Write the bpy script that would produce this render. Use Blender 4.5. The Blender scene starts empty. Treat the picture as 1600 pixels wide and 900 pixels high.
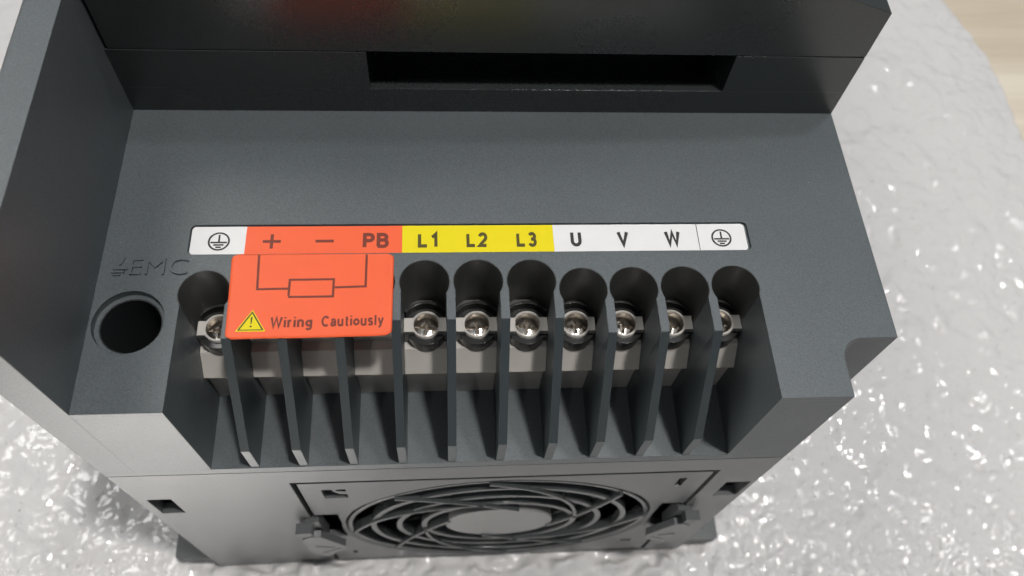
import bpy, bmesh, math, random
import numpy as np
from mathutils import Vector
from mathutils.geometry import tessellate_polygon
random.seed(7)
S = 0.001                     # every length below is in millimetres
scn = bpy.context.scene
COL = scn.collection
R = math.radians

# ---------------------------------------------------------------- camera
cd = bpy.data.cameras.new('camera'); cam = bpy.data.objects.new('camera', cd); COL.objects.link(cam)
cam.location = (82.12*S, -61.08*S, 162.96*S)
cam.rotation_euler = (R(28.6586), R(-3.8319), R(-2.8774))
cd.sensor_width = 36; cd.lens = 1303.01/1600*36
cd.clip_start = 0.005; cd.clip_end = 20
cd.dof.use_dof = True; cd.dof.focus_distance = 0.186; cd.dof.aperture_fstop = 19
scn.camera = cam

# ---------------------------------------------------------------- room light
w = bpy.data.worlds.new('World'); scn.world = w; w.use_nodes = True
w.node_tree.nodes['Background'].inputs[0].default_value = (0.86, 0.93, 1.0, 1)
w.node_tree.nodes['Background'].inputs[1].default_value = 0.17

def lamp(name, loc, target, size, power, col, size_y=None):
    l = bpy.data.lights.new(name, 'AREA'); l.energy = power; l.color = col
    l.shape = 'RECTANGLE'; l.size = size; l.size_y = size_y or size
    o = bpy.data.objects.new(name, l); COL.objects.link(o)
    o.location = loc
    o.rotation_euler = (Vector(target)-Vector(loc)).to_track_quat('-Z', 'Y').to_euler()
    return o
lamp('ceiling_lamp_above', (0.42, -0.15, 1.6), (0.09, 0, 0), 0.09, 19, (1, 0.975, 0.95), 0.12)
lamp('ceiling_lamp_left', (-0.65, 0.72, 1.5), (0.09, 0, 0), 0.55, 9.5, (1, 0.985, 0.96), 0.55)
lamp('ceiling_lamp_back', (0.62, 0.50, 2.0), (0.09, 0, 0), 0.13, 6.5, (0.96, 0.985, 1.0), 0.13)
lamp('front_left_glint_light', (-0.35, -0.75, 1.5), (0.09, 0, -0.1), 0.04, 1.4, (1, 0.98, 0.95), 0.05)  # added light, for glints on the sheet in front of the device
# added spot: its pool on the sheet bounces light onto the device's front face
sl = bpy.data.lights.new('foam_bounce_spot', 'SPOT'); sl.energy = 520; sl.spot_size = R(13); sl.spot_blend = 1.0; sl.shadow_soft_size = 0.03
sl.color = (1, 0.985, 0.96)
so = bpy.data.objects.new('foam_bounce_spot', sl); COL.objects.link(so); so.location = (-0.06, -0.42, 0.9)
so.rotation_euler = (Vector((-0.035, -0.150, -0.16))-Vector(so.location)).to_track_quat('-Z', 'Y').to_euler()

vs = scn.view_settings
vs.view_transform = 'Standard'; vs.look = 'None'; vs.exposure = 0.0; vs.gamma = 1

# ---------------------------------------------------------------- materials
def nodes(name):
    m = bpy.data.materials.new(name); m.use_nodes = True
    nt = m.node_tree; return m, nt, nt.nodes['Principled BSDF']
def N(nt, t, **k):
    n = nt.nodes.new(t)
    for a, b in k.items(): setattr(n, a, b)
    return n
def plastic(name, col, rough, grain=0.04, gscale=2600, bevel=0.25, dust=0.0, dustcol=(0.45, 0.47, 0.47, 1), spec=0.5, var=0.12, speck=0):
    m, nt, p = nodes(name); L = nt.links
    tc0 = N(nt, 'ShaderNodeTexCoord'); off = N(nt, 'ShaderNodeMapping'); off.inputs['Location'].default_value = (.31417, .27713, .19133)
    off.inputs['Rotation'].default_value = (.31, .23, .17); L.new(tc0.outputs['Object'], off.inputs['Vector'])
    p.inputs['Roughness'].default_value = rough
    p.inputs['Specular IOR Level'].default_value = spec
    n1 = N(nt, 'ShaderNodeTexNoise'); n1.inputs['Scale'].default_value = gscale; n1.inputs['Detail'].default_value = 2
    L.new(off.outputs[0], n1.inputs['Vector'])
    n2 = N(nt, 'ShaderNodeTexNoise'); n2.inputs['Scale'].default_value = 45; n2.inputs['Detail'].default_value = 5
    L.new(off.outputs[0], n2.inputs['Vector'])
    mx = N(nt, 'ShaderNodeMixRGB'); mx.inputs[1].default_value = tuple(c*(1-var) for c in col)+(1,)
    mx.inputs[2].default_value = tuple(c*(1+var) for c in col)+(1,)
    L.new(n2.outputs['Fac'], mx.inputs[0])
    out = mx.outputs[0]
    if speck:      # moulded grain: tiny lighter and darker pits
        n3 = N(nt, 'ShaderNodeTexNoise'); n3.inputs['Scale'].default_value = 2300; n3.inputs['Detail'].default_value = 3; n3.inputs['Roughness'].default_value = .7
        L.new(off.outputs[0], n3.inputs['Vector'])
        cr3 = N(nt, 'ShaderNodeValToRGB'); e3 = cr3.color_ramp.elements
        e3[0].position = .36; e3[0].color = (1-speck,)*3+(1,); e3[1].position = .64; e3[1].color = (1+speck,)*3+(1,)
        L.new(n3.outputs['Fac'], cr3.inputs[0])
        m3 = N(nt, 'ShaderNodeMixRGB'); m3.blend_type = 'MULTIPLY'; m3.inputs[0].default_value = 1
        L.new(out, m3.inputs[1]); L.new(cr3.outputs[0], m3.inputs[2]); out = m3.outputs[0]
        # handling smears: the gloss changes in broad soft patches
        n4 = N(nt, 'ShaderNodeTexNoise'); n4.inputs['Scale'].default_value = 28; n4.inputs['Detail'].default_value = 3; n4.inputs['Distortion'].default_value = .3
        L.new(off.outputs[0], n4.inputs['Vector'])
        m4 = N(nt, 'ShaderNodeMapRange'); m4.inputs['From Min'].default_value = .3; m4.inputs['From Max'].default_value = .7
        m4.inputs['To Min'].default_value = rough-.02; m4.inputs['To Max'].default_value = rough+.03
        L.new(n4.outputs['Fac'], m4.inputs['Value'])
        if 'chassis' not in name: L.new(m4.outputs[0], p.inputs['Roughness'])
    if dust:
        v = N(nt, 'ShaderNodeTexVoronoi'); v.inputs['Scale'].default_value = 1100; v.inputs['Randomness'].default_value = 1
        L.new(off.outputs[0], v.inputs['Vector'])
        s = N(nt, 'ShaderNodeSeparateColor'); L.new(v.outputs['Color'], s.inputs[0])
        # a speck: small radius that changes from cell to cell, most cells none
        a = N(nt, 'ShaderNodeMath', operation='MULTIPLY_ADD'); a.inputs[1].default_value = 0.30; a.inputs[2].default_value = -0.30+dust
        L.new(s.outputs[0], a.inputs[0])
        c = N(nt, 'ShaderNodeMath', operation='LESS_THAN'); L.new(v.outputs['Distance'], c.inputs[0]); L.new(a.outputs[0], c.inputs[1])
        c2 = N(nt, 'ShaderNodeMath', operation='MULTIPLY'); L.new(c.outputs[0], c2.inputs[0]); L.new(s.outputs[1], c2.inputs[1])
        m2 = N(nt, 'ShaderNodeMixRGB'); L.new(c2.outputs[0], m2.inputs[0]); L.new(out, m2.inputs[1]); m2.inputs[2].default_value = dustcol
        out = m2.outputs[0]
    L.new(out, p.inputs['Base Color'])
    b = N(nt, 'ShaderNodeBump'); b.inputs['Strength'].default_value = 1.0; b.inputs['Distance'].default_value = grain*S
    L.new(n1.outputs['Fac'], b.inputs['Height'])
    if bevel:
        bv = N(nt, 'ShaderNodeBevel', samples=4); bv.inputs['Radius'].default_value = bevel*S
        L.new(bv.outputs[0], b.inputs['Normal'])
    L.new(b.outputs[0], p.inputs['Normal'])
    return m
HOUSE = plastic('charcoal_plastic', (0.080, 0.092, 0.098), 0.42, grain=0.04, gscale=2700, dust=0.08, speck=.17)
LETTER = plastic('charcoal_plastic_lettering', (0.080, 0.092, 0.098), 0.42, grain=0.02, bevel=0.06)
UPPER = plastic('charcoal_smooth_plastic_shaded', (0.024, 0.028, 0.028), 0.27, grain=0.02, dust=0.03, spec=0.8, speck=.25)  # housing plastic with the covers' shade put into a darker base
CHASSIS = plastic('charcoal_chassis_plastic', (0.095, 0.099, 0.100), 0.29, grain=0.04, gscale=1800, speck=.12)
DIVIDER = plastic('divider_plastic_shaded', (0.036, 0.046, 0.051), 0.36, grain=0.02, bevel=0.15)  # darker than the housing: shade of the slopes is in the colour
LINING = plastic('slot_dark_plastic', (0.062, 0.062, 0.058), 0.4, grain=0.01, bevel=0)
BLACK = plastic('black_plastic', (0.022, 0.022, 0.021), 0.2, grain=0.01, bevel=0.2)
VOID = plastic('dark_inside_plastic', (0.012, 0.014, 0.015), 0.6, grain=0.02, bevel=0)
GUARD = plastic('fan_guard_plastic', (0.055, 0.059, 0.06), 0.22, grain=0.005, bevel=0.6, spec=0.8)
FOOT = plastic('dark_flange_plastic', (0.035, 0.038, 0.04), 0.4, grain=0.03)
BEIGE = plastic('beige_terminal_plastic', (0.50, 0.47, 0.43), 0.40, grain=0.015, bevel=0.25, var=0.05)
def simple(name, col, rough, metal=0, bump=0, scale=800, coat=0):
    m, nt, p = nodes(name)
    p.inputs['Roughness'].default_value = rough; p.inputs['Specular IOR Level'].default_value = 0.5 if metal else 0.3; p.inputs['Metallic'].default_value = metal
    p.inputs['Coat Weight'].default_value = coat
    tc = N(nt, 'ShaderNodeTexCoord'); n = N(nt, 'ShaderNodeTexNoise'); n.inputs['Scale'].default_value = scale
    nt.links.new(tc.outputs['Object'], n.inputs['Vector'])
    mx = N(nt, 'ShaderNodeMixRGB'); mx.inputs[1].default_value = tuple(c*.96 for c in col)+(1,); mx.inputs[2].default_value = tuple(min(1, c*1.04) for c in col)+(1,)
    nt.links.new(n.outputs['Fac'], mx.inputs[0]); nt.links.new(mx.outputs[0], p.inputs['Base Color'])
    if bump:
        b = N(nt, 'ShaderNodeBump'); b.inputs['Distance'].default_value = bump*S
        nt.links.new(n.outputs['Fac'], b.inputs['Height']); nt.links.new(b.outputs[0], p.inputs['Normal'])
    return m
METAL = simple('nickel_plated_steel', (0.72, 0.69, 0.64), 0.2, 1, 0.05, 1300)
BRASS = simple('yellow_passivated_steel', (0.55, 0.40, 0.20), 0.25, 1, 0.05, 1200)
WHITE = simple('white_label_film', (0.68, 0.672, 0.665), 0.38, 0, 0.004, 300)
ORANGE = simple('orange_label_film', (0.78, 0.115, 0.040), 0.42, 0, 0.02, 200)
YELLOW = simple('yellow_label_film', (0.70, 0.58, 0.0), 0.5, 0, 0.004, 300)
INK = simple('black_ink', (0.035, 0.03, 0.03), 0.45)
INKY = simple('dark_ink_on_yellow', (0.075, 0.06, 0.012), 0.45)
INKB = simple('brown_ink_on_orange', (0.17, 0.035, 0.02), 0.45)

def foam_mat():
    m, nt, p = nodes('white_foam_film'); L = nt.links
    p.inputs['Base Color'].default_value = (0.63, 0.615, 0.605, 1)
    p.inputs['Roughness'].default_value = 0.10
    p.inputs['Specular IOR Level'].default_value = 0.5
    tc = N(nt, 'ShaderNodeTexCoord')
    mp = N(nt, 'ShaderNodeMapping'); mp.inputs['Scale'].default_value = (1, 1.0, 1)
    L.new(tc.outputs['Object'], mp.inputs['Vector'])
    # small blisters of uneven size scattered over the film
    nz = N(nt, 'ShaderNodeTexNoise'); nz.inputs['Scale'].default_value = 300; nz.inputs['Detail'].default_value = 2
    L.new(mp.outputs[0], nz.inputs['Vector'])
    mixv = N(nt, 'ShaderNodeMixRGB'); mixv.blend_type = 'ADD'; mixv.inputs[0].default_value = 0.0016
    L.new(mp.outputs[0], mixv.inputs[1]); L.new(nz.outputs['Color'], mixv.inputs[2])
    prev = None
    for sc_, rad, hh in ((430, .34, .48), (250, .22, .62)):
        v = N(nt, 'ShaderNodeTexVoronoi'); v.inputs['Scale'].default_value = sc_
        L.new(mixv.outputs[0], v.inputs['Vector'])
        sp = N(nt, 'ShaderNodeSeparateColor'); L.new(v.outputs['Color'], sp.inputs[0])
        rr_ = N(nt, 'ShaderNodeMath', operation='MULTIPLY_ADD'); rr_.inputs[1].default_value = rad; rr_.inputs[2].default_value = .06; L.new(sp.outputs[0], rr_.inputs[0])
        q = N(nt, 'ShaderNodeMath', operation='DIVIDE'); L.new(v.outputs['Distance'], q.inputs[0]); L.new(rr_.outputs[0], q.inputs[1])
        mr = N(nt, 'ShaderNodeMapRange'); mr.interpolation_type = 'SMOOTHSTEP'; mr.inputs['From Min'].default_value = 1; mr.inputs['From Max'].default_value = 0
        L.new(q.outputs[0], mr.inputs['Value'])
        hm = N(nt, 'ShaderNodeMath', operation='MULTIPLY'); L.new(mr.outputs[0], hm.inputs[0]); L.new(sp.outputs[1], hm.inputs[1])
        b = N(nt, 'ShaderNodeBump'); b.inputs['Distance'].default_value = hh*S
        L.new(hm.outputs[0], b.inputs['Height'])
        if prev: L.new(prev.outputs[0], b.inputs['Normal'])
        prev = b
    n2 = N(nt, 'ShaderNodeTexNoise'); n2.inputs['Scale'].default_value = 230; n2.inputs['Detail'].default_value = 1.5; n2.inputs['Distortion'].default_value = 1.2
    L.new(mp.outputs[0], n2.inputs['Vector'])
    b2 = N(nt, 'ShaderNodeBump'); b2.inputs['Distance'].default_value = 0.28*S
    L.new(n2.outputs['Fac'], b2.inputs['Height']); L.new(prev.outputs[0], b2.inputs['Normal'])
    L.new(b2.outputs[0], p.inputs['Normal'])
    p.inputs['Subsurface Weight'].default_value = 0.0
    return m
FOAM = foam_mat()
def wood_mat():
    m, nt, p = nodes('pale_wood'); L = nt.links
    tc = N(nt, 'ShaderNodeTexCoord'); mp = N(nt, 'ShaderNodeMapping'); mp.inputs['Scale'].default_value = (2.2, 34, 1)
    L.new(tc.outputs['Object'], mp.inputs['Vector'])
    n = N(nt, 'ShaderNodeTexNoise'); n.inputs['Scale'].default_value = 1.4; n.inputs['Detail'].default_value = 5; L.new(mp.outputs[0], n.inputs['Vector'])
    mp2 = N(nt, 'ShaderNodeMapping'); mp2.inputs['Scale'].default_value = (20, 600, 1); L.new(tc.outputs['Object'], mp2.inputs['Vector'])
    n2 = N(nt, 'ShaderNodeTexNoise'); n2.inputs['Scale'].default_value = 1.2; L.new(mp2.outputs[0], n2.inputs['Vector'])
    ad = N(nt, 'ShaderNodeMath', operation='MULTIPLY_ADD'); ad.inputs[1].default_value = 0.25; L.new(n2.outputs['Fac'], ad.inputs[0]); L.new(n.outputs['Fac'], ad.inputs[2])
    cr = N(nt, 'ShaderNodeValToRGB'); L.new(ad.outputs[0], cr.inputs[0])
    e = cr.color_ramp.elements; e[0].position = .42; e[0].color = (0.52, 0.44, 0.33, 1); e[1].position = .8; e[1].color = (0.70, 0.63, 0.52, 1)
    L.new(cr.outputs[0], p.inputs['Base Color']); p.inputs['Roughness'].default_value = 0.5
    return m
WOOD = wood_mat()

# ---------------------------------------------------------------- helpers
WLOC = {}
def link(name, me, mat=None, parent=None, loc=(0, 0, 0), rotz=0):
    """loc is the world place in mm"""
    if mat is not None and not me.materials: me.materials.append(mat)
    o = bpy.data.objects.new(name, me); COL.objects.link(o)
    pl = WLOC.get(parent.name, Vector((0, 0, 0))) if parent else Vector((0, 0, 0))
    WLOC[o.name] = Vector(loc)
    o.location = (Vector(loc)-pl)*S
    if parent: o.parent = parent
    o.rotation_euler.z = rotz
    return o
def empty(name, loc):
    o = bpy.data.objects.new(name, None); COL.objects.link(o); o.location = Vector(loc)*S
    WLOC[o.name] = Vector(loc); o.empty_display_size = .01
    return o
def mesh(name, verts, faces, smooth=None):
    me = bpy.data.meshes.new(name)
    me.from_pydata([Vector(v)*S for v in verts], [], faces)
    bm = bmesh.new(); bm.from_mesh(me)
    bmesh.ops.remove_doubles(bm, verts=bm.verts, dist=1e-7)
    bmesh.ops.recalc_face_normals(bm, faces=bm.faces)
    if smooth:
        for f in bm.faces: f.smooth = True
        for e in bm.edges:
            if len(e.link_faces) == 2 and e.calc_face_angle(0) > R(smooth): e.smooth = False
    bm.to_mesh(me); bm.free()
    return me
class MB:
    def __init__(s): s.v = []; s.f = []
    def add(s, v, f):
        o = len(s.v); s.v += [tuple(a) for a in v]; s.f += [[i+o for i in q] for q in f]; return s
    def box(s, x0, x1, y0, y1, z0, z1):
        v = [(x, y, z) for z in (z0, z1) for y in (y0, y1) for x in (x0, x1)]
        return s.add(v, [(0, 2, 3, 1), (4, 5, 7, 6), (0, 1, 5, 4), (2, 6, 7, 3), (0, 4, 6, 2), (1, 3, 7, 5)])
    def prism(s, loops, lo, hi, axis='z'):
        """2D outline with holes, pushed along an axis"""
        def P(u, v, t): return {'z': (u, v, t), 'y': (u, t, v), 'x': (t, u, v)}[axis]
        tris = tessellate_polygon([[Vector((a, b, 0)) for a, b in l] for l in loops])
        flat = [p for l in loops for p in l]; n = len(flat)
        v = [P(a, b, lo) for a, b in flat]+[P(a, b, hi) for a, b in flat]
        f = [tuple(t) for t in tris]+[tuple(i+n for i in t) for t in tris]
        k = 0
        for l in loops:
            m = len(l)
            for i in range(m):
                a, b = k+i, k+(i+1) % m; f.append((a, b, b+n, a+n))
            k += m
        return s.add(v, f)
    def ring(s, c, r0, r1, z0, z1, n=48, a0=0, a1=360, axis='z'):
        full = abs(a1-a0) >= 360
        A = [R(a0+(a1-a0)*i/n) for i in range(n if full else n+1)]
        def P(r, a, z):
            u, v = c[0]+r*math.cos(a), c[1]+r*math.sin(a)
            return (u, v, z) if axis == 'z' else (u, z, v)
        v = []
        for a in A: v += [P(r0, a, z0), P(r1, a, z0), P(r1, a, z1), P(r0, a, z1)]
        m = len(A); f = []
        for i in range(m if full else m-1):
            j = (i+1) % m
            for k in range(4): f.append((4*i+k, 4*i+(k+1) % 4, 4*j+(k+1) % 4, 4*j+k))
        if not full: f += [(0, 1, 2, 3), (4*m-4, 4*m-3, 4*m-2, 4*m-1)]
        return s.add(v, f)
    def lathe(s, c, prof, n=40):
        v = []; f = []
        for r, z in prof:
            for i in range(n):
                a = 2*math.pi*i/n; v.append((c[0]+r*math.cos(a), c[1]+r*math.sin(a), z))
        for k in range(len(prof)-1):
            for i in range(n): j = (i+1) % n; f.append((k*n+i, k*n+j, (k+1)*n+j, (k+1)*n+i))
        f.append(tuple(range(n-1, -1, -1))); f.append(tuple((len(prof)-1)*n+i for i in range(n)))
        return s.add(v, f)
    def me(s, name, smooth=None): return mesh(name, s.v, s.f, smooth)
def arc(cx, cy, r, a0, a1, n):
    return [(cx+r*math.cos(R(a0+(a1-a0)*i/n)), cy+r*math.sin(R(a0+(a1-a0)*i/n))) for i in range(n+1)]
def rrect(x0, x1, y0, y1, r, n=6):
    return arc(x1-r, y1-r, r, 0, 90, n)+arc(x0+r, y1-r, r, 90, 180, n)+arc(x0+r, y0+r, r, 180, 270, n)+arc(x1-r, y0+r, r, 270, 360, n)

# ================================================================ setting
tb = MB().box(-900, 900, -500, 1000, -205, -165.2).me('table')
t = link('table', tb, WOOD); t['kind'] = 'structure'; t['label'] = 'pale wooden table top'

# foam sheet: fine grid where it is seen, coarse outside
rng = np.random.default_rng(5)
def noise_field(n, lo, hi, seed, aniso=1.0):
    g = np.random.default_rng(seed).standard_normal((n, n))
    F = np.fft.fft2(g); kx = np.fft.fftfreq(n)[:, None]; ky = np.fft.fftfreq(n)[None, :]
    k = np.sqrt(kx**2+(ky*aniso)**2)+1e-9
    lam = 1/k
    Wt = np.exp(-((np.log(lam)-math.log((lo*hi)**.5))**2)/(2*(math.log(hi/lo)/2)**2))
    h = np.real(np.fft.ifft2(F*Wt)); return h/h.std()
FN = 1024
H0 = noise_field(FN, 2.6, 4.5, 9); H1 = noise_field(FN, 5, 9, 1); H2 = noise_field(FN, 12, 30, 2); H3 = noise_field(FN, 60, 160, 3)
def samp(H, x, y, step=1.0):
    u = (x/step) % FN; v = (y/step) % FN
    i = np.floor(u).astype(int); j = np.floor(v).astype(int); a = u-i; b = v-j
    i1 = (i+1) % FN; j1 = (j+1) % FN; i %= FN; j %= FN
    return H[i, j]*(1-a)*(1-b)+H[i1, j]*a*(1-b)+H[i, j1]*(1-a)*b+H[i1, j1]*a*b
def foam():
    ex = np.array([-330, -200, -40, 60, 199, 241, 269, 299, 330, 360, 385, 400, 410.])
    er = np.array([378, 382, 384, 385, 384, 385.5, 382, 371, 352, 322, 285, 250, 215.])
    ys = np.concatenate([np.arange(-200, -44, 6), np.arange(-44, 320, 0.95), np.arange(320, 410, 4)])
    us = np.concatenate([np.arange(-300, -118, 6), np.arange(-118, -2, 0.95), np.arange(-2, 160, 2.2), np.arange(160, 388, 0.95), [388]])
    us = (us+300)/(688)
    Y, U = np.meshgrid(ys, us, indexing='ij')
    XR = np.interp(Y, ex, er)+samp(H2, Y*0.7, Y*0+50)*0.9
    # the right side keeps its spacing: only the last 60 mm squeeze into the curved edge
    X = -300+U*688; X = X+(XR-388)*np.clip((X-120)/268, 0, 1)
    Z = -160+0.15*samp(H1, X, Y)+0.36*samp(H2, X, Y)+0.9*samp(H3, X+300, Y+300)
    # the sheet swells up a little in front of the device's foot
    near = np.exp(-((Y+5)/5.0)**2)*np.clip((X+6)/10, 0, 1)*np.clip((178-X)/10, 0, 1)
    front = np.clip((45-Y)/60, 0, 1)**1.5*(Y > -44)
    Z = Z+front*(0.38*samp(H0, X, Y)+0.40*samp(H1, X*1.15+200, Y*1.15)+.2*samp(H2, X+40, Y+40))
    Z = Z+near*np.clip(2.6+1.7*samp(H2, X*1.7+90, Y*1.7)+.9*samp(H1, X, Y+60), 0, 7)
    under = (X > -2) & (X < 172) & (Y > 4)
    Z = np.where(under, -161.5, Z)
    edge = np.clip((XR-X)/3.0, 0, 1); Z = Z-2.2*(1-np.sqrt(1-(1-edge)**2))
    ny, nx = X.shape
    top = np.stack([X, Y, Z], -1).reshape(-1, 3)*S
    bot = np.stack([X, Y, np.full_like(Z, -165)], -1).reshape(-1, 3)*S
    idx = np.arange(ny*nx).reshape(ny, nx)
    q = np.stack([idx[:-1, :-1], idx[:-1, 1:], idx[1:, 1:], idx[1:, :-1]], -1).reshape(-1, 4)
    # rim
    loop = np.concatenate([idx[0, :], idx[1:, -1], idx[-1, -2::-1], idx[-2:0:-1, 0]])
    n = len(top); rb = bot[loop]; ri = np.arange(len(loop))+n
    rq = np.stack([loop, ri, np.roll(ri, -1), np.roll(loop, -1)], -1)
    V = np.concatenate([top, rb]); Q = np.concatenate([q, rq])
    me = bpy.data.meshes.new('foam_sheet')
    me.vertices.add(len(V)); me.vertices.foreach_set('co', V.ravel())
    me.loops.add(Q.size); me.loops.foreach_set('vertex_index', Q.ravel().astype(np.int32))
    me.polygons.add(len(Q)); me.polygons.foreach_set('loop_start', np.arange(0, Q.size, 4, dtype=np.int32))
    me.update(calc_edges=True)
    me.polygons.foreach_set('use_smooth', np.ones(len(Q), bool))
    o = link('foam_sheet', me, FOAM)
    o['label'] = 'glossy white crinkled packing foam sheet under the charcoal device'; o['category'] = 'foam sheet'
foam()

# ================================================================ the inverter
inv = empty('frequency_inverter', (92, 150, -160))
inv['label'] = 'charcoal plastic frequency device with screw terminals, orange warning label and round fan grille'
inv['category'] = 'inverter'
ZF, ZS = -39.4, -43.2

DIV = [36.3, 47.9, 60.0, 71.9, 83.9, 95.8, 107.8, 119.2, 130.9, 142.9]
T = 1.0                                            # half a divider
WALL = [(25.8, DIV[0]-T)]+[(DIV[i]+T, DIV[i+1]-T) for i in range(9)]+[(DIV[9]+T, 153.9)]
CX = [30.6, 42.1, 53.9, 66.0, 78.1, 90.05, 102.0, 113.6, 125.1, 136.9, 148.7]
CY = [27.2, 27.4, 27.4, 29.4, 29.4, 29.4, 29.3, 27.1, 27.1, 27.1, 27.2]
RR = [5.6, 5.55, 5.6, 5.55, 5.6, 5.6, 5.6, 5.5, 5.6, 5.6, 5.6]
YN = lambda k: 20.0 if 3 <= k <= 6 else 16.2
def comb():
    p = [(7.7, 0), (25.8, 0)]
    for i, ((a, b), cx, cy, r) in enumerate(zip(WALL, CX, CY, RR)):
        la = math.degrees(math.acos(max(-1, min(1, (a-cx)/r))))      # left meeting angle, lower half
        ra = math.degrees(math.acos(max(-1, min(1, (b-cx)/r))))
        if i: p.append((a, YN(i-1)))
        p += arc(cx, cy, r, 360-la, ra*-1+0, 26) if False else arc(cx, cy, r, 360-la, -ra, 30)
        if i < 10: p.append((b, YN(i)))
    p += [(153.9, 0), (170, 0), (170, 6.6)]
    p += arc(175.2, 8.6, 5.2, 180, 90, 10)
    p += [(183.5, 13.8), (183.5, 78.1), (7.7, 78.1)]
    return p
PK = (25.7, 154.4, 36.9, 44.7)
outline = comb()
emc_hole = arc(15.75, 20.5, 7.45, 0, 351, 39)
pocket = rrect(*PK, 1.2)
cov = MB()
cov.prism([outline, emc_hole, pocket], -0.7, 0)
# below the pocket floor the plate is closed; the hole steps in
emc_in = arc(15.75, 20.5, 6.5, 0, 351, 39)
cov.prism([outline, emc_hole], -2.0, -0.7)
cov.prism([outline, emc_in], ZF, -2.0)
h = link('terminal_cover', cov.me('terminal_cover'), HOUSE, inv)
# floor of the wiring bay and the lip in front
fl = MB().prism([[(0, 0), (170, 0), (170, 6.6)]+arc(175.2, 8.6, 5.2, 180, 90, 10)+[(183.5, 13.8), (183.5, 78.1), (0, 78.1)]], ZS+.25, ZF)
link('bay_floor', fl.me('bay_floor'), HOUSE, inv)
link('hole_dark_tube', MB().ring((15.75, 20.5), 6.25, 6.5, ZF, -2.15, 48).lathe((15.75, 20.5), [(6.5, ZF+.1), (6.5, ZF+.2)], 32).me('hole_dark_tube', 35), VOID, inv)  # dark tube added to blacken the inside of the hole
# left side wall
wing = MB().prism([[(0, ZF), (7.7, ZF), (7.7, 40.1), (0.8, 40.1), (0, 39.3)]], 0, 330, 'y')
link('side_wall', wing.me('side_wall'), HOUSE, inv)
# upper covers
lo = MB()
lo.prism([[(7.7, 78.1), (65.3, 78.1), (65.3, 99), (152, 99), (152, 78.1), (183.5, 78.1), (183.5, 330), (7.7, 330)]], 8.05, 20.1)
lo.prism([[(7.7, 78.1), (183.5, 78.1), (183.5, 330), (7.7, 330)], [(66, 80.7), (151.3, 80.7), (151.3, 98), (66, 98)]], -2, 8.05)
lo.box(7.7, 183.5, 78.1, 330, ZS+.25, -2)
link('lower_front_cover', lo.me('lower_front_cover'), UPPER, inv)
up = MB().prism([[(8.6, 20.35), (183.6, 20.35), (183.6, 33.9), (172.4, 37.6), (158, 41.4), (130, 45.2), (95, 46.6), (50, 46.8), (8.6, 46.8)]], 78.25, 330, 'y')
link('upper_front_cover', up.me('upper_front_cover'), UPPER, inv)
# moulded EMC lettering and earth mark
def text_mesh(s, name, box, bold=0.0, shear=0, space=1.0, zfun=None, rot=0, extrude=0, keep=False, wordspace=1.0):
    """lettering fitted into box (x0, x1, y0, cap height) in mm"""
    c = bpy.data.curves.new(name, 'FONT'); c.body = s; c.size = 1; c.offset = bold; c.shear = shear
    c.space_character = space; c.space_word = wordspace; c.resolution_u = 5; c.extrude = extrude
    c.fill_mode = 'BOTH' if not extrude else 'FRONT'
    o = bpy.data.objects.new(name, c); COL.objects.link(o)
    bpy.context.view_layer.update()
    me = bpy.data.meshes.new_from_object(o)
    bpy.data.objects.remove(o); bpy.data.curves.remove(c)
    n = len(me.vertices); co = np.empty(n*3); me.vertices.foreach_get('co', co); co = co.reshape(-1, 3)
    cap = 0.727
    x0, x1, y0, hgt = box
    xs = co[:, 0]; sc = (x1-x0)/(xs.max()-xs.min())
    X = (xs-xs.min())*sc; Y = co[:, 1]*hgt/cap
    ca, sa = math.cos(rot), math.sin(rot)
    XX = x0+X*ca-Y*sa; YY = y0+X*sa+Y*ca
    ZZ = co[:, 2].copy()
    if zfun is not None: ZZ = ZZ+zfun(XX, YY)
    out = np.stack([XX, YY, ZZ], -1)*S
    me.vertices.foreach_set('co', out.ravel()); me.update(); me.name = name
    return me
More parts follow.
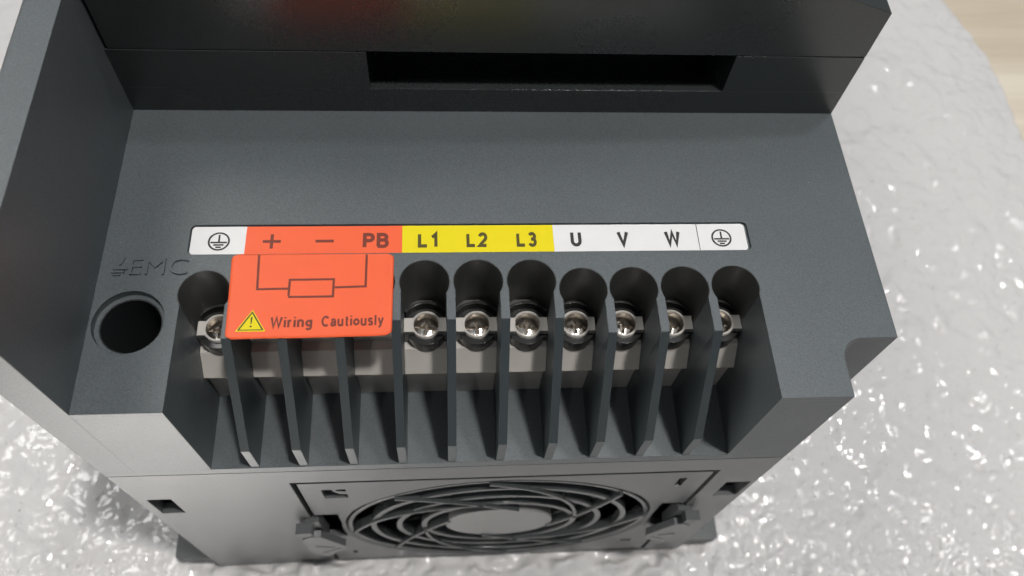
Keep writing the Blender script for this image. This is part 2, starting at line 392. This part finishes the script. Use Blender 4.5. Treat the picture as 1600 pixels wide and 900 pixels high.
def stroke_mesh(word, name, box, wd, zfun, gap=0.9, rot=0.0, xh=1.0):
    """grotesque lettering drawn as strokes; glyphs are on a cap height of 7 units"""
    A = arc
    G = {
     'L': (4.4, [[(0, 7), (0, 0), (4.4, 0)]]),
     '1': (2.3, [[(0, 5.3), (1.2, 5.9), (2.3, 7), (2.3, -.45)]]),
     '2': (4.4, [A(2.2, 4.9, 2.05, 165, -35, 14)+[(.1, 0), (4.5, 0)]]),
     '3': (4.3, [A(2.0, 5.25, 1.75, 155, -88, 14)[:-1]+[(2.0, 3.6), (1.3, 3.6)], [(1.9, 3.6)]+A(2.05, 1.85, 1.95, 78, -158, 16)]),
     'U': (4.6, [[(0, 7.45)]+A(2.3, 2.2, 2.3, 180, 360, 16)+[(4.6, 7.45)]]),
     'V': (5.0, [[(0, 7.45), (2.5, -.1), (5.0, 7.45)]]),
     'W': (7.4, [[(0, 7.45), (1.75, -.1), (3.7, 7.1), (5.65, -.1), (7.4, 7.45)]]),
     'P': (4.3, [[(0, -.45), (0, 7)]+A(2.5, 5.2, 1.8, 90, -90, 12)+[(.87, 3.4)]]),
     'B': (4.5, [[(0, 0), (0, 7)]+A(2.5, 5.35, 1.65, 90, -90, 12)+[(.87, 3.7)], [(2.3, 3.7)]+A(2.65, 1.85, 1.85, 90, -90, 12)+[(-.4, 0)]]),
     'i': (0.0, [[(0, -.45), (0, 5.2)], [(0, 6.5), (0, 7.45)]]),
     'r': (1.9, [[(0, -.45), (0, 5.2)], [(0, 3.2), (.5, 4.5), (1.9, 4.75)]]),
     'n': (3.4, [[(0, -.45), (0, 5.2)], [(0, 3.2)]+A(1.7, 3.1, 1.7, 165, 0, 12)+[(3.4, -.45)]]),
     'g': (3.5, [A(1.75, 2.4, 1.75, 20, 340, 20), [(3.5, 5.2), (3.5, -.4)]+A(1.75, -.5, 1.75, 0, -150, 12)]),
     'C': (5.0, [A(2.7, 3.5, 2.7, 0, 0, 1)[:0]+[(2.8+2.7*math.cos(R(a)), 3.5+3.5*math.sin(R(a))) for a in range(38, 323, 12)]]),
     'a': (3.4, [[(.15, 3.7)]+A(1.75, 3.25, 1.55, 160, 0, 12)+[(3.3, -.45)], [(3.3, 2.7), (1.5, 2.4)]+A(1.35, 1.2, 1.25, 95, 290, 12)+[(3.3, 1.0)]]),
     'u': (3.4, [[(0, 5.2)]+A(1.7, 1.7, 1.7, 180, 345, 12), [(3.4, 5.2), (3.4, -.45)]]),
     't': (2.2, [[(1.0, 6.9), (1.0, .7), (1.5, .05), (2.4, .05)], [(0, 4.8), (2.3, 4.8)]]),
     'o': (3.6, [A(1.8, 2.4, 1.95, 0, 360, 26)]),
     's': (3.2, [[(1.6+1.5*math.cos(R(a)), 3.65+1.15*math.sin(R(a))) for a in range(20, 265, 22)]+[(1.6+1.5*math.cos(R(a)), 1.25+1.2*math.sin(R(a))) for a in range(85, -165, -22)]]),
     'l': (0.0, [[(0, -.45), (0, 7.45)]]),
     'y': (3.8, [[(0, 5.2), (1.9, .2)], [(3.8, 5.2), (1.6, -1.2), (.9, -1.8), (.1, -1.7)]]),
    }
    glyphs = []; x = wd/2
    for ch_ in word:
        w_, st_ = G[ch_]; glyphs.append((x, st_)); x += w_+wd+gap
    total = x-gap-wd/2
    x0, x1, y0, hgt = box
    sx = (x1-x0)/total; sy_ = hgt/7.9; ca, sa = math.cos(rot), math.sin(rot)
    g = MB(); k = 0
    for gx, sts in glyphs:
        for st_ in sts:
            P = [Vector(p) for p in st_]
            P = [p for i_, p in enumerate(P) if i_ == 0 or (p-P[i_-1]).length > .02]
            closed = (P[0]-P[-1]).length < .05
            if closed: P = P[:-1]
            L_, R_ = [], []; m = len(P)
            for i_ in range(m):
                a = P[i_-1] if (i_ or closed) else None; b = P[(i_+1) % m] if (i_ < m-1 or closed) else None
                d1 = (P[i_]-a).normalized() if a is not None else None; d2 = (b-P[i_]).normalized() if b is not None else None
                d1 = d1 or d2; d2 = d2 or d1
                n1 = Vector((-d1.y, d1.x)); n2 = Vector((-d2.y, d2.x)); nn = (n1+n2)
                nn = nn.normalized() if nn.length > .1 else n1
                q = wd/2/max(.42, nn.dot(n1)); L_.append(P[i_]+nn*q); R_.append(P[i_]-nn*q)
            vv = []
            for p in L_+R_:
                X = (gx+p.x)*sx; Y = (p.y+.45)*sy_
                X, Y = x0+X*ca-Y*sa, y0+X*sa+Y*ca
                vv.append((X, Y, float(zfun(np.array(X), np.array(Y)))+.004*(k % 2)))
            g.add(vv, [(i_, (i_+1) % m, (i_+1) % m+m, i_+m) for i_ in range(m if closed else m-1)])
            k += 1
    return g.me(name)
emc = link('raised_lettering', text_mesh('EMC', 'raised_lettering', (14.2, 26.4, 31.75, 4.3), bold=-0.012, extrude=0.5, zfun=lambda x, y: 0*x+0.0), LETTER, h)
g = MB()
def bar(g, a, b, wd, z0, z1):
    a = Vector(a); b = Vector(b); d = (b-a).normalized(); n = Vector((-d.y, d.x))*wd/2
    g.prism([[tuple(a+n), tuple(a-n), tuple(b-n), tuple(b+n)]], z0, z1)
bar(g, (12.6, 36.2), (12.0, 34.4), .5, -.01, .45); bar(g, (12.1, 34.5), (11.4, 34.3), .4, -.01, .46)
bar(g, (11.5, 34.2), (12.2, 33.4), .45, -.01, .44); bar(g, (10.6, 33.3), (13.7, 33.3), .45, -.01, .45)
bar(g, (10.4, 32.5), (13.2, 32.5), .4, -.01, .45); bar(g, (10.7, 31.8), (12.4, 31.8), .4, -.01, .45)
link('raised_earth_mark', g.me('raised_earth_mark'), LETTER, h)

# dividers: flat top, long slope, short upright front
def divider_mesh(yn, nm):
    return MB().prism([[(0.25, ZF), (0.25, -27.2), (yn-.02, -0.1), (yn-.02, ZF)]], -T, T, 'x').me(nm)
dm_a = divider_mesh(16.2, 'divider'); dm_b = divider_mesh(20.0, 'divider')
for i, x in enumerate(DIV):
    o = link('divider', dm_b if 3 <= i <= 6 else dm_a, DIVIDER, inv, (x, 0, 0))

# terminals
def screw_head_mesh():
    """combination head: domed top, straight slot right across, deep cross recess with bevelled corners"""
    g = MB(); r = 2.80; wd = .50; arm = 1.9; sl = .20; n = 26
    top = lambda x, y: -0.55*((x*x+y*y)/(r*r))**1.3
    a0 = math.degrees(math.asin(sl/r))
    for sg in (1, -1):
        # top surface in radial strips so that the dome is really round
        A = [a0+(180-2*a0)*i/n for i in range(n+1)]
        rings = []
        def inner(a):
            c_, s_ = math.cos(R(a)), math.sin(R(a)); best = 99
            # distance from the centre to the edge of the slot-and-cross opening
            cand = []
            if abs(c_) > 1e-6: cand.append(('v', wd/abs(c_)))
            t = min(wd/max(abs(c_), 1e-6), arm/max(abs(s_), 1e-6))      # upright arm
            u = min(arm/max(abs(c_), 1e-6), wd/max(abs(s_), 1e-6))      # level arm
            w_ = sl/max(abs(s_), 1e-6)                                    # slot
            return min(max(t, u, w_), r*.98)
        for a in A:
            q = inner(a); col_ = []
            for k in range(5):
                rr_ = q+(r-q)*k/4; x, y = rr_*math.cos(R(a)), rr_*math.sin(R(a))*sg
                col_.append((x, y, top(x, y)))
            col_.append((r*math.cos(R(a)), r*math.sin(R(a))*sg, -1.5))
            x, y = q*math.cos(R(a)), q*math.sin(R(a))*sg
            col_.insert(0, (x*.7, y*.7, -1.5))
            rings.append(col_)
        v = [p for c_ in rings for p in c_]; m = len(rings[0])
        g.add(v, [(i*m+k, (i+1)*m+k, (i+1)*m+k+1, i*m+k+1) for i in range(n) for k in range(m-1)])
    d = MB().box(-r+.02, -arm, -sl-.05, sl+.05, -1.2, -.75).box(arm, r-.02, -sl-.05, sl+.05, -1.2, -.75)
    # four wedge faces that the driver bears on
    for k in range(4):
        a = R(45+90*k); c_, s_ = math.cos(a), math.sin(a)
        P = lambda u, v_, z: (u*c_-v_*s_, u*s_+v_*c_, z)
        g.add([P(.62, 0, -.10), P(1.02, -.42, -.7), P(.95, .42, -.7), P(.22, 0, -1.4)], [(0, 1, 3), (0, 3, 2), (0, 2, 1), (1, 2, 3)])
    d.ring((0, 0), .05, r, -1.8, -1.46, 32)
    return g.me('screw_head', 32), d.me('driver_recess', 32)
head_me, recess_me = screw_head_mesh()
DARKMETAL = simple('dark_steel', (0.27, 0.235, 0.20), 0.3, 1, 0.03, 1300)
sleeve_me = MB().ring((0, 0), 2.84, 2.92, -4.3, -.35, 48).me('collar_sleeve', 35)
def terminal_mesh(a, b):
    return MB().prism([[(19, ZF), (19, -25.2), (17.4, -24.1), (21.4, -18.4), (35.4, -18.4), (35.4, ZF)]], a, b, 'x').me('terminal_block')
SY = [25.7, 25.7, 25.7, 25.7, 25.7, 25.6, 25.4, 25.3, 25.2, 25.2, 25.2]
block = empty('terminal_block', (92, 25, -30)); block.parent = inv; block.location = (Vector((92, 25, -30))-WLOC[inv.name])*S
collar_me = MB().lathe((0, 0), [(3.45, -4.6), (3.5, -0.25), (3.35, 0), (3.02, 0), (2.95, -0.2), (2.94, -4.4), (0.3, -4.4)], 48).me('collar', 35)
washer_me = MB().lathe((0, 0), [(2.68, -0.5), (2.68, 0), (1.6, 0.05), (1.5, -.4)], 24).me('washer', 35)
well_me = MB().ring((0, 0), 3.3, 4.75, -0.5, 3.6, 64).me('insulator_ring', 35)
for i in range(11):
    a, b = WALL[i]; cx = CX[i]; sy = SY[i]
    a2, b2 = max(a, cx-5.9), min(b, cx+5.9)
    bb = MB().prism([[(19, ZF+.02), (19, -25.2), (17.4, -24.1), (21.4, -18.4), (sy+1.6, -18.4), (sy+1.6, ZF+.02)]], a2+.02 if i else a2-.0, b2-.02, 'x')
    bo = link('terminal_body', bb.me('terminal_body'), BEIGE, inv)
    if i in (1, 2, 3):      # the sticker hides these three; only the sloping face of the block shows
        link('shoulder', MB().box(a2+.03, b2-.03, sy-1.9, sy+1.7, -18.35, -13.95).me('shoulder'), BEIGE, bo); continue
    sh = MB().box(a2+.03, cx-2.9, sy-1.9, sy+1.7, -18.35, -13.95).box(cx+2.9, b2-.03, sy-1.9, sy+1.7, -18.35, -13.95)
    link('shoulder', sh.me('shoulder'), BEIGE, bo)
    link('black_front_strip', MB().box(a2+.04, cx-2.6, sy-2.5, sy-1.93, -18.36, -14.2).box(cx+2.6, b2-.04, sy-2.5, sy-1.93, -18.36, -14.2).me('black_front_strip'), BLACK, bo)
    link('collar', collar_me, BEIGE, bo, (cx, sy, -13.9))
    link('insulator_ring', well_me, BLACK, bo, (cx, sy-.2, -18.4))
    # black liner behind the collar, half a ring with a bright rim
    rr = RR[i]
    ln = MB().ring((0, 0), 6.0, 6.7, -3.0, 1.6, 40, 38, 142)
    ln.ring((0, 0), 3.55, 6.0, -3.0, -1.2, 40, 14, 166)
    link('black_liner', ln.me('black_liner', 35), BLACK, bo, (cx, sy, -16.6))
    # dark lining added to darken the slot head's walls, with the floor under it
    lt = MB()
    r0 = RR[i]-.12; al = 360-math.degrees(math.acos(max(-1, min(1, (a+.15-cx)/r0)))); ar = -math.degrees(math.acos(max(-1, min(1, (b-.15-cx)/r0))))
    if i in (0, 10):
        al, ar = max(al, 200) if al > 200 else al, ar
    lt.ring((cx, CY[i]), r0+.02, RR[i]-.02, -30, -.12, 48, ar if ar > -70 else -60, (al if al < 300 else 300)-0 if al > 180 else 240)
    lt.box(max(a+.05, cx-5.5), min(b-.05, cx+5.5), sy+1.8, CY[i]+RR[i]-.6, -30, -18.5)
    link('slot_dark_lining', lt.me('slot_dark_lining', 40), LINING, bo)
    sc = link('terminal_screw', head_me, METAL, inv, (cx, sy, -15.8), R(random.uniform(-14, 14)))
    link('driver_recess', recess_me, DARKMETAL, sc, (cx, sy, -15.8), sc.rotation_euler.z*0)  # recess shade put into the colour by darker steel
    link('collar_sleeve', sleeve_me, DARKMETAL, bo, (cx, sy, -13.9))
    link('washer', washer_me, BRASS, sc, (cx, sy, -18.0))
bpy.data.objects.remove(block)

# ---------------------------------------------------------------- label strip
LZ = -0.35
strip = MB().prism([rrect(26.0, 153.75, 37.15, 44.4, 0.9)], -0.69, LZ-.02)
st = link('terminal_label', strip.me('terminal_label'), WHITE, inv)
cuts = [(38.0, 73.0, ORANGE, 'orange_segment'), (73.0, 107.85, YELLOW, 'yellow_segment')]
for a, b, m, n in cuts:
    link(n, MB().prism([[(a, 37.16), (b, 37.16), (b, 44.39), (a, 44.39)]], LZ-.2, LZ).me(n), m, st)
zt = lambda x, y: 0*x+LZ+.03
def flat(loops, name, mat, parent, zf=zt):
    g = MB()
    for lp in loops:
        tr = tessellate_polygon([[Vector((a, b, 0)) for a, b in l] for l in lp]); fl_ = [p for l in lp for p in l]
        z = zf(np.array([p[0] for p in fl_]), np.array([p[1] for p in fl_]))
        g.add([(p[0], p[1], float(z[k])) for k, p in enumerate(fl_)], [tuple(t) for t in tr])
    return link(name, g.me(name), mat, parent)
def seg(a, b, wd):
    a = Vector(a); b = Vector(b); d = (b-a).normalized(); n = Vector((-d.y, d.x))*wd/2
    return [[tuple(a+n), tuple(a-n), tuple(b-n), tuple(b+n)]]
def earth(cx, cy):
    k = .42
    L = [[arc(cx, cy, 2.42, 0, 354, 59), arc(cx, cy, 2.42-k, 0, 354, 59)]]
    L += [seg((cx, cy+1.75), (cx, cy-.15), k), seg((cx-1.8, cy-.28), (cx+1.8, cy-.28), k), seg((cx-1.1, cy-.92), (cx+1.1, cy-.92), k), seg((cx-.6, cy-1.55), (cx+.6, cy-1.55), k)]
    return L
for cx in (32.15, 147.75): flat(earth(cx, 40.5), 'earth_symbol', INK, st)
flat([seg((41.8, 40.4), (45.8, 40.4), .72), seg((43.8, 38.5), (43.8, 40.04), .72), seg((43.8, 40.76), (43.8, 42.3), .72)], 'plus_sign', INKB, st)
flat([seg((53.5, 40.4), (57.6, 40.4), .72)], 'minus_sign', INKB, st)
flat([seg((142.15, 37.2), (142.15, 44.35), .16)], 'divider_line', INK, st)
for s_, x, wd, m in (('PB', 67.05, 5.9, INKB), ('L1', 78.8, 4.5, INKY), ('L2', 90.1, 4.9, INKY), ('L3', 101.6, 4.8, INKY),
                     ('U', 113.1, 2.55, INK), ('V', 124.2, 2.8, INK), ('W', 136.0, 3.8, INK)):
    link('lettering', stroke_mesh(s_, 'lettering', (x-wd/2, x+wd/2, 38.7, 3.55), 2.0, zt, gap=0.95), m, st)

# ---------------------------------------------------------------- warning label
def wz(x, y):
    v = np.clip((36.8-y)/21, 0, 1); u = np.clip((x-36)/35, 0, 1)
    return 0.12+0.35*v**3+0.55*np.clip(u-.9, 0, 1)/.1*v**2*0.8+0.07*np.sin(u*math.pi*3)*v**3
nx, ny = 60, 36
V = []; F = []
def wmap(u, v):
    # bilinear between the four corners, rounded at the ends
    tl, tr, br, bl = (35.55, 36.85), (71.25, 36.7), (71.15, 16.05), (36.3, 15.8)
    x = (tl[0]*(1-u)+tr[0]*u)*(1-v)+(bl[0]*(1-u)+br[0]*u)*v
    y = (tl[1]*(1-u)+tr[1]*u)*(1-v)+(bl[1]*(1-u)+br[1]*u)*v
    return x, y
cr_ = 1.3
for j in range(ny+1):
    for i in range(nx+1):
        u = i/nx; v = j/ny
        # squeeze the row ends so that corners round off
        dv = min(v, 1-v)*20.8
        ins = cr_-math.sqrt(max(0, cr_**2-(cr_-dv)**2)) if dv < cr_ else 0
        uu = (ins+(35.4-2*ins)*u)/35.4
        vv = v
        x, y = wmap(uu, vv); V.append((x, y, float(wz(np.array(x), np.array(y)))))
for j in range(ny):
    for i in range(nx):
        a = j*(nx+1)+i; F.append((a, a+1, a+nx+2, a+nx+1))
n0 = len(V); V2 = [(x, y, z-.10) for x, y, z in V]; F2 = [tuple(reversed([k+n0 for k in f])) for f in F]
rim = [i for i in range(nx+1)]+[j*(nx+1)+nx for j in range(1, ny+1)]+[ny*(nx+1)+i for i in range(nx-1, -1, -1)]+[j*(nx+1) for j in range(ny-1, 0, -1)]
FR = [(rim[k], rim[(k+1) % len(rim)], rim[(k+1) % len(rim)]+n0, rim[k]+n0) for k in range(len(rim))]
me = bpy.data.meshes.new('warning_label'); me.from_pydata([Vector(p)*S for p in V+V2], [], F+F2+FR)
for p in me.polygons: p.use_smooth = True
wl = link('warning_label', me, ORANGE, inv)
wt = lambda x, y: wz(x, y)+.04
def fine(a, b, wd):   # a printed line cut short enough to follow the film
    a = Vector(a); b = Vector(b); k = max(1, int((b-a).length/1.0)); return [seg(a+(b-a)*i/k, a+(b-a)*(i+1)/k, wd) for i in range(k)]
Wd = .52
ln = []
for a, b in (((41.45, 36.65), (41.85, 27.62)), ((42.1, 27.88), (48.5, 27.95)), ((58.5, 28.12), (64.9, 28.3)), ((65.17, 28.05), (65.17, 36.5)),
             ((48.4, 30.16), (58.45, 30.2)), ((48.6, 25.86), (58.45, 25.88)), ((48.68, 26.15), (48.65, 29.88)), ((58.2, 26.15), (58.18, 29.92))):
    ln += fine(a, b, Wd)
flat(ln, 'resistor_diagram', INKB, wl, wt)
def tri(c, s, top, bot): return [(c[0]+s*top[0], c[1]+s*top[1]), (c[0]+s*bot[0], c[1]+s*bot[1]), (c[0]-s*bot[0], c[1]+s*bot[1])]
c = (41.4, 19.3)
flat([[tri(c, 1.0, (0, 3.5), (-3.15, -1.75))]], 'warning_triangle', YELLOW, wl, lambda x, y: wz(x, y)+.05)
t1 = tri(c, 0.90, (0, 3.5), (-3.1, -1.65)); t2 = tri(c, 0.74, (0, 3.45), (-3.08, -1.75))
flat([[t1, t2]], 'triangle_border', INKY, wl, lambda x, y: wz(x, y)+.085)
flat([[[(41.18, 21.0), (41.62, 21.0), (41.5, 19.35), (41.3, 19.35)]], [arc(41.4, 18.75, .24, 0, 330, 11)]], 'exclamation_mark', INKY, wl, lambda x, y: wz(x, y)+.085)
link('wording', stroke_mesh('Wiring', 'wording', (45.35, 54.2, 18.45, 2.45), 1.75, wt, gap=0.9, rot=R(.4)), INKB, wl)
link('wording', stroke_mesh('Cautiously', 'wording', (56.1, 69.4, 18.55, 2.45), 1.75, wt, gap=0.9, rot=R(.5)), INKB, wl)

# ---------------------------------------------------------------- chassis with the fan face
FX, FZ, FR_ = 99.1, -106.6, 47.3
ch = MB()
face = [(0, -158.5), (170, -158.5), (170, ZS-.15), (0, ZS-.15)]
def rect(x0, x1, z0, z1): return [(x0, z0), (x1, z0), (x1, z1), (x0, z1)]
open_ = [(42.0, -156.8), (156.2, -156.8), (156.2, -53.3), (42.0, -53.3)]
ch.prism([face, open_, rect(2.6, 9.0, -80, -65.3), rect(161.5, 168.6, -80.6, -66)], 0.0, 3.0, 'y')
ch.box(0, 1.5, 3, 13.8, -158.5, ZS-.15); ch.box(168.5, 170, 3, 13.8, -158.5, ZS-.15)
ch.box(0, 170, 3, 12, ZS-3, ZS-.15)
chs = link('chassis', ch.me('chassis'), CHASSIS, inv)
link('chassis_body', MB().prism([[(1.6, 14), (183.5, 14), (183.5, 330), (0, 330), (0, 14)]], -158.5, ZS-.15).me('chassis_body'), CHASSIS, inv)
# fan plate
pl = [(43.5, -155.6), (154.9, -155.6), (154.9, -55.2), (43.5, -55.2)]
pm = MB()
circ = arc(FX, FZ, FR_+1.9, 0, 356, 89)
pm.prism([pl, circ, rect(49.0, 55.4, -70.1, -61.5), rect(146.8, 149.0, -68.8, -60.8), rect(43.6, 50.3, -117.2, -88.4), rect(148.0, 154.8, -117.2, -88.4),
          rect(49.4, 51.0, -145, -141.5), rect(144.5, 148.3, -141.5, -139)], 0.15, 2.4, 'y')
fp = link('fan_plate', pm.me('fan_plate'), CHASSIS, inv)
lip = MB(); lv = []
for i in range(96):
    a = 2*math.pi*i/96
    for r_, y_ in ((FR_+1.95, .16), (FR_+1.4, .3), (FR_+.6, .9), (FR_+.1, 2.6), (FR_+.1, 3.6), (FR_+1.95, 3.6)): lv.append((FX+r_*math.cos(a), y_, FZ+r_*math.sin(a)))
lip.add(lv, [(6*i+k, 6*i+(k+1) % 6, 6*((i+1) % 96)+(k+1) % 6, 6*((i+1) % 96)+k) for i in range(96) for k in range(6)])
link('rounded_lip', lip.me('rounded_lip', 50), CHASSIS, fp)
link('window_hook', MB().prism([[(51.3, -61.6), (52.3, -61.6), (52.8, -64.6), (55.3, -65.4), (55.3, -68.2), (53.2, -67.6), (51.8, -65.2)]], 0.6, 2.2, 'y').me('window_hook'), CHASSIS, fp)
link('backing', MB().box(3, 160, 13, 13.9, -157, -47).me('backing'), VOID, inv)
# fan guard: rings, hub disc and spiral spokes
gd = link('fan_guard', MB().ring((FX, FZ), FR_-1.3, FR_+.05, .5, 5.2, 96, axis='y').me('fan_guard', 35), GUARD, inv)
for r in (39.6, 31.6, 23.8):
    link('guard_ring', MB().ring((FX, FZ), r-1.0, r+.8, 0.3, 3.0, 96, axis='y').me('guard_ring', 35), GUARD, gd)
hub = MB(); n = 48
hub.prism([arc(FX, FZ, 16.9, 0, 352.5, n-1)], 0.2, 4.0, 'y')
HUB = plastic('grey_hub_plastic', (0.20, 0.20, 0.195), 0.25, grain=0.01, bevel=0.5)
link('hub_disc', hub.me('hub_disc'), HUB, gd)
def spoke(a0, long_=True):
    L_ = []; k = 30
    P1 = Vector((46.2*math.cos(R(a0)), 46.2*math.sin(R(a0)))); P0 = Vector((16.6*math.cos(R(a0-60)), 16.6*math.sin(R(a0-60))))
    nn = (P1-P0).normalized(); nn = Vector((nn.y, -nn.x))
    if nn.dot(P0+P1) < 0: nn = -nn
    for i in range(k+1):
        t = i/k
        if long_: q = P1.lerp(P0, t)+nn*(1.8*4*t*(1-t)); L_.append((FX+q.x, FZ+q.y))
        else:
            r = 24.2+22.0*(1-t)**1.6; a = R(a0-84*t); L_.append((FX+r*math.cos(a), FZ+r*math.sin(a)))
    pts = []
    for i, p in enumerate(L_):
        q = Vector(L_[min(i+1, k)])-Vector(L_[max(i-1, 0)]); n_ = Vector((-q.y, q.x)).normalized()*.5
        pts.append((Vector(p)+n_, Vector(p)-n_))
    v = []; f = []
    for a, b in pts: v += [(a.x, -.35, a.y), (b.x, -.35, b.y), (b.x, 2.6, b.y), (a.x, 2.6, a.y)]
    for i in range(k):
        for j in range(4): f.append((4*i+j, 4*i+(j+1) % 4, 4*i+4+(j+1) % 4, 4*i+4+j))
    f += [(0, 1, 2, 3), (4*k, 4*k+1, 4*k+2, 4*k+3)]
    return MB().add(v, f).me('guard_spoke', 40)
for k in range(4):
    link('guard_spoke', spoke(42.5+90*k), GUARD, gd); link('guard_spoke', spoke(96+90*k, False), GUARD, gd)
# fan rotor behind the guard
rot = link('fan_rotor', MB().ring((FX, FZ), 0.5, 18, 6.5, 12.5, 48, axis='y').me('fan_rotor', 35), VOID, inv)
def blade(a0):
    v = []
    for r in (18, 27, 36, 43.5):
        for t in (0, 1):
            a = R(a0+t*30+(r-18)*.5); v.append((FX+r*math.cos(a), 7.0+t*4.8, FZ+r*math.sin(a)))
    f = [(2*i, 2*i+1, 2*i+3, 2*i+2) for i in range(3)]
    v2 = [(x, y+.5, z) for x, y, z in v]; n = len(v)
    f += [tuple(n+k for k in q[::-1]) for q in f[:3]]
    f += [(0, 1, n+1, n), (6, 7, n+7, n+6), (0, 2, n+2, n), (2, 4, n+4, n+2), (4, 6, n+6, n+4), (1, 3, n+3, n+1), (3, 5, n+5, n+3), (5, 7, n+7, n+5)]
    return MB().add(v+v2, f).me('fan_blade', 40)
for k in range(7): link('fan_blade', blade(51.4*k), BLACK, rot)
# latches beside the grille
def latch(mx):
    X = lambda x: FX+mx*(x-FX)
    g = MB()
    out = [(38.2, -103), (41.2, -99), (44.2, -99.5), (50.2, -113.2), (49.8, -117), (43, -128.5), (38.6, -121.5)]
    g.prism([[(X(a), b) for a, b in out]], -4.0, -1.8, 'y')
    o = link('latch', g.me('latch'), CHASSIS, fp)
    stem = MB().prism([[(X(a), b) for a, b in [(40.2, -92.5), (44.4, -91.5), (45.2, -110), (40.6, -112)]]], -1.2, 2.2, 'y')
    link('latch_stem', stem.me('latch_stem'), CHASSIS, o)
    r = MB()
    for k in range(3):
        z = -93-k*3.1
        r.prism([[(X(37.6), z), (X(42.2), z+.6), (X(42.2), z-.9), (X(37.6), z-1.5)]], -4.3+.3*k, -1.1, 'y')
    link('grip_rib', r.me('grip_rib'), CHASSIS, o)
    s = MB()
    s.prism([[(X(41), -112.0), (X(46.5), -114.0), (X(46.3), -115.0), (X(41), -113.2)]], -4.12, -3.9, 'y')
    s.prism([[(X(42), -121.8), (X(43.2), -123.2), (X(48.5), -116.6), (X(47.9), -115.6)]], -4.12, -3.9, 'y')
    link('engraved_mark', s.me('engraved_mark'), BLACK, o)
latch(1); latch(-1)
# mounting flange under the back
fg = MB().prism([rrect(-13.8, 183.6, 1.2, 320, 1.5)], -156.0, -150.2)
link('mounting_flange', fg.me('mounting_flange'), FOOT, inv)
